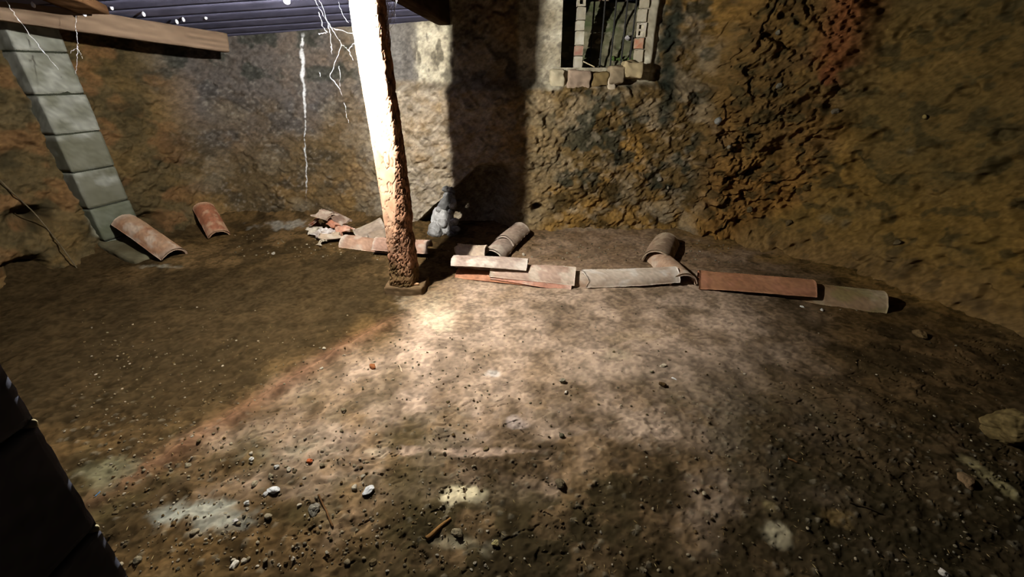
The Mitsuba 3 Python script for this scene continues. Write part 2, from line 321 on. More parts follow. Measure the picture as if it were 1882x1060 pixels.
# ------------------------------------------------------------------ boxes with worn edges
def worn_box(size, seed=0, res=0.03, edge=0.006, amp=0.003, nscale=0.05, bow=0.0):
    """a subdivided box, its edges rounded and its faces uneven; returns vertices, triangles, local coordinates"""
    n = [max(2, int(round(s / res)) + 1) for s in size]
    vs, fs, at = [], [], 0
    for ax in range(3):
        b, c = (ax + 1) % 3, (ax + 2) % 3
        for sgn in (-1, 1):
            u, w = np.meshgrid(np.linspace(-.5, .5, n[b]), np.linspace(-.5, .5, n[c]), indexing='ij')
            v = np.zeros((u.size, 3))
            v[:, b], v[:, c], v[:, ax] = u.ravel() * size[b], w.ravel() * size[c], sgn * size[ax] / 2
            q = grid_faces(n[b], n[c])
            fs.append((q if sgn > 0 else q[:, ::-1]) + at)
            vs.append(v)
            at += len(v)
    m = trimesh.Trimesh(np.vstack(vs), quads_to_tris(np.vstack(fs)), process=True)
    v = np.array(m.vertices)
    half = np.array(size) / 2
    inner = np.clip(v, -(half - edge), half - edge)
    d = v - inner
    ln = np.linalg.norm(d, axis=1, keepdims=True)
    v = inner + d / np.maximum(ln, 1e-9) * np.minimum(ln, edge)
    nrm = np.array(trimesh.Trimesh(v, m.faces, process=False).vertex_normals)
    loc = v.copy()
    v = v + nrm * (amp * 2 * (fb(loc + seed * 3.7, nscale, seed, 3) - 0.5))[:, None]
    if bow:
        L = np.argmax(size)
        v[:, 2] += bow * (1 - (2 * loc[:, L] / size[L]) ** 2)
    return v, np.array(m.faces), loc


def frame(origin, xdir, up=(0, 0, 1)):
    x = np.asarray(xdir, float) / np.linalg.norm(xdir)
    y = np.cross(up, x)
    y /= np.linalg.norm(y)
    z = np.cross(x, y)
    M = np.eye(4)
    M[:3, 0], M[:3, 1], M[:3, 2], M[:3, 3] = x, y, z, origin
    return M


def apply(M, v):
    return v @ M[:3, :3].T + M[:3, 3]


# ------------------------------------------------------------------ block wall close to the camera, block pillar at the left
def block_color(loc, seed, c1=(150, 150, 136), c2=(112, 112, 98)):
    a, b = fbc(loc + seed, 0.09, seed, 4), fbc(loc + seed, 0.02, seed + 1, 2)
    c = mixc(np.tile(lin(*c1), (len(loc), 1)), lin(*c2), a)
    return c * (0.85 + 0.3 * b)[:, None]


pa, pb = on_y(0, 651, 0.5), on_y(224, 1029, 0.5)
dx = (pb[0] - pa[0]) / (pb[2] - pa[2])
edge_x = lambda z: pa[0] + dx * (z - pa[2])
zj = [on_y(66, 775, 0.5)[2], on_y(180, 966, 0.5)[2]]
bh = zj[0] - zj[1]
wf = 'wall_front'
say(wf, kind='structure')
row = [zj[1] - 2 * bh, zj[1] - bh, zj[1], zj[0], zj[0] + bh, zj[0] + 2 * bh, zj[0] + 3 * bh, zj[0] + 4 * bh, zj[0] + 5 * bh]
for k in range(len(row) - 1):
    zc, hh = (row[k] + row[k + 1]) / 2, row[k + 1] - row[k]
    off = 0.26 * (k % 2)
    x1 = edge_x(zc)
    widths = ([0.51] * 7) if k % 2 else ([0.25] + [0.51] * 7)
    for j, wd in enumerate(widths):
        v, f, loc = worn_box((wd - 0.010, 0.20, hh - 0.012), seed=200 + k * 9 + j, res=0.012 if j == 0 else 0.06, edge=0.003, amp=0.0022, nscale=0.012)
        v = v + [x1 - wd / 2, 0.40, zc]
        v[:, 0] += dx * (v[:, 2] - zc)
        put('concrete_block', vply(v, f, block_color(loc, 3 + k, (92, 94, 104), (70, 72, 80))), wf)
        x1 -= wd
v, f, loc = worn_box((4.2, 0.17, row[-1] - row[0]), seed=7, res=0.08, edge=0.01)
v = v + [edge_x(0.9) - 2.1 - 0.02, 0.40, (row[0] + row[-1]) / 2]
v[:, 0] += dx * (v[:, 2] - 0.9)
put('mortar', vply(v, f, block_color(loc, 2, (120, 118, 108), (90, 88, 80))), wf)
for px, py in ((64, 776), (178, 968)):
    c = on_y(px, py, 0.5)
    m = trimesh.creation.icosphere(2, 0.012)
    v = m.vertices * [1.2, 0.5, 0.8] * (0.6 + 0.9 * fb(m.vertices, 0.012, 5, 2))[:, None] + c + [-0.006, -0.004, 0]
    put('mortar_lump', vply(v, m.faces, np.tile(lin(190, 178, 140), (len(v), 1))), wf)

pc = np.array([-3.16, 3.10])
pdir, pleft = np.array([0.243, 0.970]), np.array([-0.970, 0.243])
pk = thing('block_pillar', 'grey concrete block pillar built against the left earth wall', 'pillar')
joints = [-0.12, 0.135, 0.392, 0.66, 0.917, 1.17, 1.428, 1.66]
w, dep = 0.29, 0.40
for k in range(len(joints) - 1):
    zc, hh = (joints[k] + joints[k + 1]) / 2, joints[k + 1] - joints[k]
    v, f, loc = worn_box((w - 0.002, dep, hh - 0.009), seed=300 + k, res=0.02, edge=0.005, amp=0.0035, nscale=0.03)
    c = pc + pdir * w / 2 + pleft * dep / 2
    M = np.eye(4)
    M[:2, 0], M[:2, 1], M[:3, 3] = pdir, pleft, [c[0] + 0.004 * math.sin(k * 2.1), c[1], zc]
    col = block_color(loc, 40 + k, (160, 161, 150), (112, 112, 96))
    rim = sm(hh / 2 - 0.06, hh / 2 - 0.01, loc[:, 2] + 0.05 * (fb(loc + k, 0.06, 8, 3) - 0.5) * 2)
    if k in (2, 3):
        col = mixc(col, lin(96, 94, 74), 0.75 * (1 - rim) * sm(0.4, 0.55, fb(loc + k, 0.12, 9, 3) + 0.12))
    if k < 2:
        col = mixc(col, lin(84, 88, 66), np.full(len(loc), 0.7))
    put('concrete_block', vply(apply(M, v), f, col), pk)
v, f, loc = worn_box((w - 0.014, dep - 0.012, joints[-1] - joints[0] - 0.01), seed=310, res=0.06)
M = M.copy(); M[2, 3] = (joints[0] + joints[-1]) / 2
put('mortar', vply(apply(M, v), f, block_color(loc, 3, (70, 72, 60), (52, 54, 44))), pk)
# sloping cement foot of the pillar
v, f, loc = worn_box((0.50, 0.34, 0.10), seed=320, res=0.02, edge=0.03, amp=0.012, nscale=0.09)
c = on_z(262, 462, 0.03)
put('cement_foot', vply(apply(frame([c[0] - 0.05, c[1] + 0.02, 0.045], [0.85, -0.35, -0.20]), v), f, block_color(loc, 6, (104, 98, 76), (78, 70, 50))), pk)

# ------------------------------------------------------------------ ceiling boards and beams
ceil_z = lambda x, y: 1.595 + 0.055 * (x + 2.2) + 0.10 * (3.8 - y)


def wood_color(loc, seed, c1, c2, axis=0):
    q = loc.copy()
    q[:, axis] *= 0.08
    a, b = fbc(q + seed, 0.02, seed, 3), fbc(q + seed, 0.006, seed + 1, 2)
    g = fbc(loc + seed, 0.25, seed + 2, 3)
    c = mixc(np.tile(lin(*c1), (len(loc), 1)), lin(*c2), 0.6 * a + 0.4 * g)
    return c * (0.8 + 0.35 * b)[:, None]


say('ceiling', kind='structure')
yb, k = -0.4, 0
while yb < 4.2:
    wd = 0.17 + 0.05 * R.rand()
    v, f, loc = worn_box((3.9, wd - 0.003, 0.022), seed=400 + k, res=0.05, edge=0.0025, amp=0.002, nscale=0.3)
    xc, yc = -2.55, yb + wd / 2
    v = v + [xc, yc, 0]
    v[:, 2] += ceil_z(v[:, 0], v[:, 1]) + 0.011 + 0.002 * (R.rand() - 0.5)
    put('ceiling_board', vply(v, f, wood_color(loc, 60 + k, (118, 117, 138), (90, 90, 112))), 'ceiling')  # bluish tint of these boards paints in the flare around the lamp
    v, f, loc = worn_box((4.3, wd - 0.008, 0.022), seed=450 + k, res=0.06, edge=0.004, amp=0.003, nscale=0.2)
    v = v + [1.50, yc, 1.92 + 0.006 * (R.rand() - 0.5)]
    put('ceiling_board', vply(v, f, wood_color(loc, 90 + k, (84, 74, 62), (58, 50, 42))), 'ceiling')
    yb += wd
    k += 1


def beam(name, a, b, wd, ht, seed, c1, c2, label, bow=0.0):
    """a sawn beam whose bottom centre line runs from a to b"""
    a, b = np.asarray(a, float), np.asarray(b, float)
    v, f, loc = worn_box((np.linalg.norm(b - a), wd, ht), seed=seed, res=0.016, edge=0.008, amp=0.004, nscale=0.12, bow=bow)
    M = frame((a + b) / 2, b - a)
    M[:3, 3] += M[:3, 2] * ht / 2
    k = put(name, vply(apply(M, v), f, wood_color(loc, seed, c1, c2)), None, label, 'beam')
    return k, M


p0, p1 = on_y(96, 52, 2.98), on_y(420, 97, 3.62)
d = (p1 - p0)
bl, Mb = beam('ceiling_beam', p0 - d * 0.45, p1, 0.10, 0.125, 501, (134, 114, 94), (96, 78, 62), 'pale sawn wooden beam running across the top of the block pillar')
p0, p1 = on_y(812, 47, 3.92), on_y(727, 2, 2.80)
d = p1 - p0
beam('ceiling_beam', p0 + [0.02, 0, 0], p0 + d * 1.85 + [0.03, 0, 0], 0.10, 0.19, 502, (86, 70, 54), (58, 46, 36), 'dark brown wooden beam end set into the back wall right of the post')
p0, p1 = on_y(172, 27, 2.93), on_y(100, 0, 2.42)
d = p1 - p0
beam('ceiling_beam', p0, p0 + d * 1.9 + [0, 0, 0.02], 0.16, 0.05, 503, (118, 88, 60), (84, 60, 42), 'short brown board fixed under the ceiling at the top left corner')

# ------------------------------------------------------------------ wooden post
base = on_ground(746, 531)
side, rot = 0.158, math.radians(-95.0)
nth, nz = 120, 330
zt = ceil_z(base[0], base[1]) + 0.20
th, zz = (a.ravel() for a in np.meshgrid(np.linspace(0, 2 * np.pi, nth, endpoint=False), np.linspace(0, 1, nz), indexing='xy'))
z0 = gz(base[0], base[1]) + 0.065
pz = z0 + zz * (zt - z0)
ex = 5.0
rr = (side / 2) / (np.abs(np.cos(th)) ** ex + np.abs(np.sin(th)) ** ex) ** (1 / ex)
q = np.stack([np.cos(th) * 0.1, np.sin(th) * 0.1, pz * 0.35], 1)
q2 = np.stack([np.cos(th) * 0.1, np.sin(th) * 0.1, pz], 1)
angd = np.abs((th + np.pi) % (2 * np.pi) - np.pi)         # 0 on the sawn front face
ths = (th + np.pi) % (2 * np.pi) - np.pi
wob = 0.25 * (fb(q2, 0.2, 5, 3) - 0.5)
sawn = sm(0.10, -0.06, ths - (0.0 + 0.80 * sm(0.35, 1.0, pz)) + wob) * sm(-1.05, -0.85, ths) * sm(0.22, 0.50, pz + 0.25 * (fb(q2, 0.12, 6, 3) - 0.5))
bark = 1 - sawn
rr = rr * (1 + 0.04 * (fb(q, 0.05, 11, 3) - 0.5)) + bark * (0.022 * (fb(q2, 0.05, 12, 4) - 0.5) - 0.010 * sm(0.06, 0.0, np.abs(fb(q, 0.018, 13, 3) - 0.5)))
rr += 0.012 * sm(0.25, 0.0, pz) - 0.012 * np.exp(-((pz - 0.42) / 0.06) ** 2) * sm(0.4, 0.7, fb(q2, 0.1, 14, 2))
rr -= sawn * 0.004 * sm(0.025, 0.0, np.abs(fb(q, 0.03, 15, 2) - 0.5))
v = np.stack([base[0] + rr * np.cos(th + rot) + 0.010 * np.sin(pz * 3), base[1] + rr * np.sin(th + rot), pz], 1)
cw = mixc(np.tile(lin(222, 184, 150), (len(th), 1)), lin(198, 150, 116), fbc(q, 0.03, 16, 3))
cw = mixc(cw, lin(120, 84, 60), 0.8 * sm(0.02, 0.0, np.abs(fb(q, 0.03, 15, 2) - 0.5)) * sm(0.5, 0.6, fb(q2, 0.15, 18, 3) + 0.08))
cb = mixc(np.tile(lin(176, 128, 98), (len(th), 1)), lin(96, 70, 50), fbc(q2, 0.045, 17, 4))
cb = mixc(cb, lin(60, 46, 32), 0.8 * sm(0.06, 0.0, np.abs(fb(q, 0.018, 13, 3) - 0.5)))
cb = mixc(cb, lin(84, 72, 40), 0.7 * sm(0.22, 0.05, pz - z0 + 0.15 * (fb(q2, 0.08, 19, 3) - 0.5)))
cb = mixc(cb, lin(70, 50, 36), 0.7 * np.exp(-((pz - 0.36) / 0.07) ** 2) * sm(0.4, 0.6, fb(q2, 0.06, 20, 3)))
cp = mixc(cb, cw, sawn)
f = grid_faces(nz, nth, wrap=True)
vv = np.vstack([v, [[base[0], base[1], z0], [base[0], base[1], zt]]])
cp = np.vstack([cp, [lin(90, 70, 50)] * 2])
j = np.arange(nth)
cap = np.vstack([np.stack([np.full(nth, len(v)), (j + 1) % nth, j], 1), np.stack([np.full(nth, len(v) + 1), j + (nz - 1) * nth, (j + 1) % nth + (nz - 1) * nth], 1)])
put('wooden_post', vply(vv, np.vstack([quads_to_tris(f), cap]), cp), None, 'rough pale timber post with bark on its right side, lit white at the top', 'post')
v, f, loc = worn_box((0.262, 0.19, 0.10), seed=520, res=0.010, edge=0.016, amp=0.011, nscale=0.06)
M = frame([base[0] + 0.012, base[1] + 0.002, z0 - 0.050], [1, -0.06, 0])
put('footing_slab', vply(apply(M, v), f, wood_color(loc, 77, (124, 100, 72), (84, 68, 46))), None, 'flat brown slab under the foot of the wooden post', 'slab')
v, f, loc = worn_box((0.13, 0.022, 0.010), seed=521, res=0.008, edge=0.004, amp=0.004, nscale=0.03)
c = on_z(752, 521, z0 + 0.012)
put('wood_splinter', vply(apply(frame([c[0], c[1] - 0.002, z0 + 0.010], [1, 0.05, 0.0]), v), f, wood_color(loc, 78, (214, 176, 130), (180, 136, 96))), None, 'pale wood splinter lying on the slab at the foot of the post', 'splinter')

# ------------------------------------------------------------------ lamp
lk = thing('light_bulb', 'bare glowing light bulb hanging under the ceiling boards left of the post', 'lamp')
m = trimesh.creation.icosphere(3, BULB_R)
m.apply_translation(LAMP)
scene[f'{lk}__bulb'] = mikit.ply(m, {'type': 'diffuse', 'reflectance': {'type': 'rgb', 'value': [0.8, 0.8, 0.8]}}, True, emitter={'type': 'area', 'radiance': {'type': 'rgb', 'value': BULB_RADIANCE}})
prof = np.array([[0.0, BULB_R * 0.9], [0.012, BULB_R * 0.9], [0.017, BULB_R + 0.004], [0.019, BULB_R + 0.045], [0.010, BULB_R + 0.052], [0.004, BULB_R + 0.054], [0.003, BULB_R + 0.056], [0.0, BULB_R + 0.056]])
m = trimesh.creation.revolve(prof, sections=24); m.apply_translation(LAMP)
scene[f'{lk}__socket'] = mikit.ply(m, 'black_plastic', 40)
zc = ceil_z(LAMP[0], LAMP[1]) + 0.005
m = trimesh.creation.cylinder(0.003, segment=[LAMP + [0, 0, BULB_R + 0.05], [LAMP[0], LAMP[1], zc]], sections=10)
scene[f'{lk}__cord'] = mikit.ply(m, 'black_plastic', 40)


# ------------------------------------------------------------------ curved roof tiles
def tile_mesh(L, ra, rb, seed, arc=82, th=0.015, c1=(176, 150, 128), c2=(140, 112, 92), pale=(205, 190, 170), pale_ends=0.4, broken=(0.004, 0.004), collar=0.0, lichen=0.0):
    n, m = max(14, int(L / 0.014)), 26
    t = np.linspace(0, 1, n)
    a = np.radians(np.linspace(-arc, arc, m))
    r = np.random.RandomState(seed)
    rad = ra + (rb - ra) * t + 0.004 * (meshkit.fbm(np.stack([t * 5 + seed, 0 * t, 0 * t], 1), 2, seed) - 0.5) + collar * sm(0.10, 0.07, t)
    e0 = broken[0] * (meshkit.fbm(np.stack([np.linspace(0, 4, m) + seed, 0 * a, 0 * a], 1), 3, seed) * 2 - 0.6)
    e1 = broken[1] * (meshkit.fbm(np.stack([np.linspace(0, 4, m) + seed + 9, 0 * a, 0 * a], 1), 3, seed) * 2 - 0.6)
    X = t[:, None] * (L - e0 - e1)[None] + e0[None]
    vs = []
    for dr in (0.0, th):
        rr = (rad - dr)[:, None] * (1 + 0.0 * a[None])
        drop = (rad * math.cos(math.radians(arc)))[:, None]
        bow = 0.006 * np.sin(np.pi * t + seed)[:, None]
        v = np.stack([X, rr * np.sin(a)[None], rr * np.cos(a)[None] - drop + bow], -1).reshape(-1, 3)
        vs.append(v)
    v = np.vstack(vs)
    v += 0.0022 * np.stack([fb(v + seed, 0.03, s, 2) - 0.5 for s in (1, 2, 3)], 1) * 2
    g = grid_faces(n, m)
    N = n * m
    i = np.arange(n - 1) * m
    j = np.arange(m - 1)
    faces = [g[:, ::-1], g + N,
             np.stack([i, i + m, i + m + N, i + N], 1), np.stack([i + m - 1, i + m - 1 + N, i + 2 * m - 1 + N, i + 2 * m - 1], 1),
             np.stack([j, j + N, j + 1 + N, j + 1], 1), np.stack([j + (n - 1) * m, j + 1 + (n - 1) * m, j + 1 + (n - 1) * m + N, j + (n - 1) * m + N], 1)]
    f = quads_to_tris(np.vstack(faces))
    c = mixc(np.tile(lin(*c1), (len(v), 1)), lin(*c2), fbc(v + seed, 0.10, seed + 1, 4))
    c = mixc(c, lin(*pale), 0.55 * sm(0.55, 0.85, fbc(v + seed, 0.07, seed + 2, 4)))
    tt = v[:, 0] / L
    c = mixc(c, lin(*pale), pale_ends * np.maximum(sm(0.10, 0.02, tt), sm(0.88, 0.97, tt)))
    if lichen:
        c = mixc(c, lin(120, 112, 58), lichen * sm(0.5, 0.75, fbc(v + seed, 0.09, seed + 3, 4)))
    c = c * (0.82 + 0.36 * fbc(v + seed, 0.012, seed + 4, 2))[:, None]
    return v, f, c


def tile(A, B, ra, rb, label, roll=0.0, name='roof_tile', group=None, cat='roof tile', lift=(0, 0), **kw):
    """A, B: axis points between the lower edges, in the room"""
    A, B = np.array(A, float), np.array(B, float)
    v, f, c = tile_mesh(np.linalg.norm(B - A), ra, rb, **kw)
    M = frame(A, B - A)
    cr, sr = math.cos(math.radians(roll)), math.sin(math.radians(roll))
    v = v @ np.array([[1, 0, 0], [0, cr, -sr], [0, sr, cr]]).T
    return put(name, vply(apply(M, v), f, c, smooth=True, bsdf='fired_clay', flip=False), None, label, cat, group)


def gp(px, py, z=0.0):
    p = on_ground(px, py, z)
    return p


grey1, grey2, red1, red2 = (180, 162, 144), (148, 126, 108), (172, 122, 86), (142, 96, 64)
# long row in front of the back wall
tile(gp(1282, 521, 0.005), gp(1494, 534, 0.055), 0.098, 0.088, 'smooth red roof tile with a rim at its left end, second from the right of the row', seed=1, c1=red1, c2=red2, pale=(176, 120, 90), pale_ends=0.2, collar=0.006)
tile(gp(1400, 533, -0.015), gp(1619, 561, -0.005), 0.100, 0.112, 'olive stained roof tile at the right end of the row, tucked under the red one', seed=2, c1=(156, 128, 96), c2=(130, 102, 68), pale=(176, 160, 128), lichen=0.5)
tile(gp(1066, 518, 0.012), gp(1242, 509, 0.03), 0.098, 0.088, 'long whitish lime-stained roof tile in the middle of the row', seed=3, c1=(210, 194, 172), c2=(182, 158, 134), pale=(230, 222, 206), pale_ends=0.5, broken=(0.05, 0.004))
tile(gp(1036, 517, 0.0), gp(1160, 515, 0.0), 0.092, 0.088, 'cracked tan roof tile peeping out from under the whitish tile', seed=4, c1=(190, 162, 134), c2=(162, 132, 106), broken=(0.004, 0.05))
tile(gp(902, 499, 0.050), gp(1056, 515, 0.012), 0.074, 0.104, 'pinkish tan roof tile with a pale right end lapped over the tiles below it', seed=5, c1=(194, 166, 144), c2=(166, 136, 114), pale=(222, 208, 184), pale_ends=0.5)
tile(gp(832, 480, 0.105), gp(970, 489, 0.105), 0.090, 0.100, 'topmost grey tan roof tile of the stack right of the post', arc=58, seed=6, c1=(192, 172, 154), c2=(160, 136, 118), pale=(224, 212, 192), pale_ends=0.5)
tile(gp(842, 503, -0.005), gp(1040, 522, -0.005), 0.108, 0.104, 'orange roof tile at the bottom of the stack, its front edge showing', seed=7, arc=54, c1=(188, 130, 94), c2=(164, 108, 76), pale=(206, 150, 116), pale_ends=0.3)
tile(gp(906, 506, 0.022), gp(1052, 526, -0.004), 0.085, 0.080, 'thin salmon roof tile sandwiched between the orange and the pinkish tile', seed=8, arc=60, c1=(196, 142, 116), c2=(168, 116, 92))
tile(gp(842, 484, 0.055), gp(962, 493, 0.055), 0.090, 0.096, 'dusty brown roof tile right under the topmost tile of the stack', seed=21, arc=66, c1=(168, 138, 118), c2=(136, 108, 92))
tile(gp(838, 466, 0.05), gp(895, 467, 0.06), 0.09, 0.085, 'short pale roof tile end standing out behind the stack', seed=9, c1=(200, 178, 152), c2=(170, 146, 122), broken=(0.03, 0.004))
tile(gp(903, 476, 0.015), gp(943, 436, 0.015), 0.10, 0.092, 'grey roof tile pointing to the back wall, lower of the two behind the stack', seed=10, c1=grey1, c2=grey2)
tile(gp(926, 449, 0.055), gp(957, 425, 0.035), 0.096, 0.09, 'grey roof tile nearest the back wall, upper of the two behind the stack', seed=11, c1=(182, 162, 140), c2=(148, 124, 104))
tile(gp(1208, 476, 0.0), gp(1256, 525, 0.0), 0.095, 0.100, 'tan roof tile pointing to the camera with its arched open end in front', seed=12, c1=(196, 164, 134), c2=(164, 130, 102))
tile(gp(1205, 483, 0.010), gp(1224, 446, 0.015), 0.116, 0.110, 'weathered grey brown roof tile lapped over the back end of the tile pointing to the camera', seed=13, c1=(160, 134, 108), c2=(126, 102, 80), pale=(190, 170, 140))
# left of the post
tile(gp(634, 449, -0.005), gp(775, 466, -0.005), 0.088, 0.082, 'orange grey roof tile lying left of the post', seed=14, c1=(186, 150, 122), c2=(154, 118, 94))
tile(gp(690, 453, 0.045), gp(792, 458, 0.05), 0.085, 0.088, 'reddish roof tile passing behind the post on top of the orange grey one', seed=15, c1=(172, 138, 116), c2=(142, 106, 86), broken=(0.015, 0.02))
tile(gp(655, 437, 0.01), gp(706, 413, 0.06), 0.085, 0.080, 'grey roof tile raised at its far end, left behind the post', seed=16, c1=(170, 152, 130), c2=(134, 116, 98))
tile(gp(676, 441, 0.0), gp(716, 424, 0.0), 0.085, 0.080, 'second grey roof tile lying beside the raised one behind the post', seed=17, c1=(164, 144, 120), c2=(130, 110, 92))
# two leaning at the left
bA = on_ground(322, 474)
tile([bA[0], bA[1], bA[2] + 0.0], on_y(224, 398, 3.25) + [0, 0, -0.06], 0.105, 0.100, 'long reddish grey roof tile leaning on the foot of the block pillar', roll=14, seed=18, c1=(158, 128, 100), c2=(144, 100, 70), pale=(184, 170, 150))
bA = on_ground(404, 436)
tile([bA[0], bA[1], bA[2] + 0.0], on_y(373, 378, 3.74) + [0, 0, -0.02], 0.088, 0.084, 'short red roof tile leaning on the wall in the left back corner', roll=8, seed=19, c1=(158, 102, 72), c2=(136, 84, 58), pale=(190, 160, 128), pale_ends=0.5)

# broken pieces heaped left of the post
shard_text = ['curved grey tile shard at the very top of the rubble heap', 'narrow brown tile shard slanting down the right of the rubble heap', 'orange red tile shard in the middle of the rubble heap', 'pale tile shard at the left tip of the rubble heap',
              'buff tile shard lying at the front of the rubble heap', 'salmon tile shard on the right flank of the rubble heap', 'dark red tile shard standing at the back left of the rubble heap', 'small cream tile shard lowest in front of the rubble heap']
shards = [(598, 396, .17, 0.18, .08, (1, -.35, -.28), 10, (170, 146, 124)), (622, 404, .13, 0.20, .07, (1, -.3, -.35), 30, (140, 112, 92)), (618, 414, .10, 0.15, .09, (.8, -.5, -.3), -10, (196, 128, 96)), (578, 424, .035, 0.12, .06, (1, .1, .1), 20, (214, 200, 176)),
          (612, 436, .03, 0.20, .10, (1, .25, .08), -12, (206, 180, 150)), (632, 424, .07, 0.15, .08, (.9, -.4, -.2), 25, (206, 150, 120)), (582, 413, .06, 0.13, .09, (.5, .6, .3), -50, (120, 70, 46)), (594, 446, .015, 0.09, .06, (.6, -.6, .05), 8, (220, 204, 172))]
for k, (px, py, z, L, r, dr_, roll, c) in enumerate(shards):
    p = on_ground(px, py, z)
    d = np.array(dr_, float); d /= np.linalg.norm(d)
    tile(p - d * L / 2, p + d * L / 2, r, r * 0.9, shard_text[k], roll=roll, name='tile_shard', cat='tile shard', seed=30 + k, arc=60, c1=c, c2=tuple(int(x * 0.8) for x in c), broken=(0.05, 0.05))


m = trimesh.creation.icosphere(4, 1.0)
mv = np.array(m.vertices)
mr = 0.75 + 0.9 * np.abs(fb(mv + 3, 0.5, 44, 4) - 0.5) * 2 + 0.25 * (fb(mv, 0.2, 45, 2) - 0.5)
c = on_ground(600, 430, 0.05)
put('crumpled_scrap', vply(mv * mr[:, None] * [0.10, 0.06, 0.055] + c, m.faces, mixc(np.tile(lin(214, 206, 196), (len(mv), 1)), lin(170, 150, 132), fbc(mv, 0.4, 46, 3)), smooth=False), None, 'crumpled pale grey scrap caught between the shards of the rubble heap', 'scrap')


# ------------------------------------------------------------------ stones
def rock_mesh(seed, sub=3, sharp=0.35, facets=9):
    m = trimesh.creation.icosphere(sub, 1.0)
    v = np.array(m.vertices)
    r = np.random.RandomState(seed)
    rad = np.full(len(v), 1.0)
    for _ in range(facets):
        n = r.normal(size=3); n /= np.linalg.norm(n)
        h = 0.62 + 0.3 * r.rand()
        dt = v @ n
        rad = np.where(dt > 0.05, np.minimum(rad, h / np.maximum(dt, 0.05)), rad)
    rad *= 1 + sharp * (fb(v + seed * 1.3, 0.6, seed, 4) - 0.5)
    return v * rad[:, None], np.array(m.faces)


def rock(name, c, size, seed, label, cat, col, col2, rz=0, sub=4, group=None, tilt=(0, 0), parent=None, facets=9, sharp=0.35):
    v, f = rock_mesh(seed, sub, facets=facets, sharp=sharp)
    Rm = trimesh.transformations.euler_matrix(tilt[0], tilt[1], rz)[:3, :3]
    vv = (v * np.array(size) / 2) @ Rm.T + c
    colr = mixc(np.tile(lin(*col), (len(v), 1)), lin(*col2), fbc(v + seed, 0.5, seed, 4)) * (0.8 + 0.4 * fbc(v + seed, 0.1, seed + 5, 2))[:, None]
    return put(name, vply(vv, f, colr, smooth=sub >= 4), parent, label, cat, group)


c = on_z(822, 440, 0.0)
# lump of pale rubble at the wall: a thing of several broken lumps
rk = thing('rubble_lump', 'tall lump of pale grey cement rubble at the foot of the back wall', 'rubble')
rr2 = np.random.RandomState(77)
lumps = [(0, .06, .15, .20, .16, .30), (.03, .09, .30, .14, .12, .22), (-.05, .03, .08, .16, .15, .16)]
for k in range(30):
    h = rr2.rand() ** 0.9
    half = 0.125 * (1 - 0.72 * h)
    sz_ = rr2.uniform(.05, .105) * (1.1 - 0.35 * h)
    lumps.append((0.075 * h + half * rr2.uniform(-1, 1), 0.05 + 0.06 * h - half * 0.55 * rr2.rand(), 0.02 + 0.40 * h, sz_ * rr2.uniform(.8, 1.2), sz_, sz_ * rr2.uniform(.8, 1.3)))
for k, (ox, oy, oz, sx, sy, sz) in enumerate(lumps):
    q = (1.0, 0.62, 0.85, 0.5, 0.95, 0.72)[k % 6]
    rock('lump', [c[0] + ox - 0.04, c[1] + oy, oz], (sx, sy, sz), 600 + k, None, None, tuple(int(x * q) for x in (206, 204, 198)), tuple(int(x * q * .75) for x in (206, 202, 192)), rz=k, sub=2 if k > 2 else 3, parent=rk, sharp=0.35, facets=14, tilt=(k * .7, k * .4))
c = on_z(1874, 824, 0.0)
rock('boulder', [c[0] + 0.06, c[1] + 0.08, gz(c[0] + .06, c[1] + .08) + 0.035], (0.25, 0.17, 0.14), 623, 'flat brown boulder at the right edge near the earth bank', 'boulder', (128, 110, 70), (84, 70, 42), rz=0.2, sub=5, facets=7, sharp=0.55)

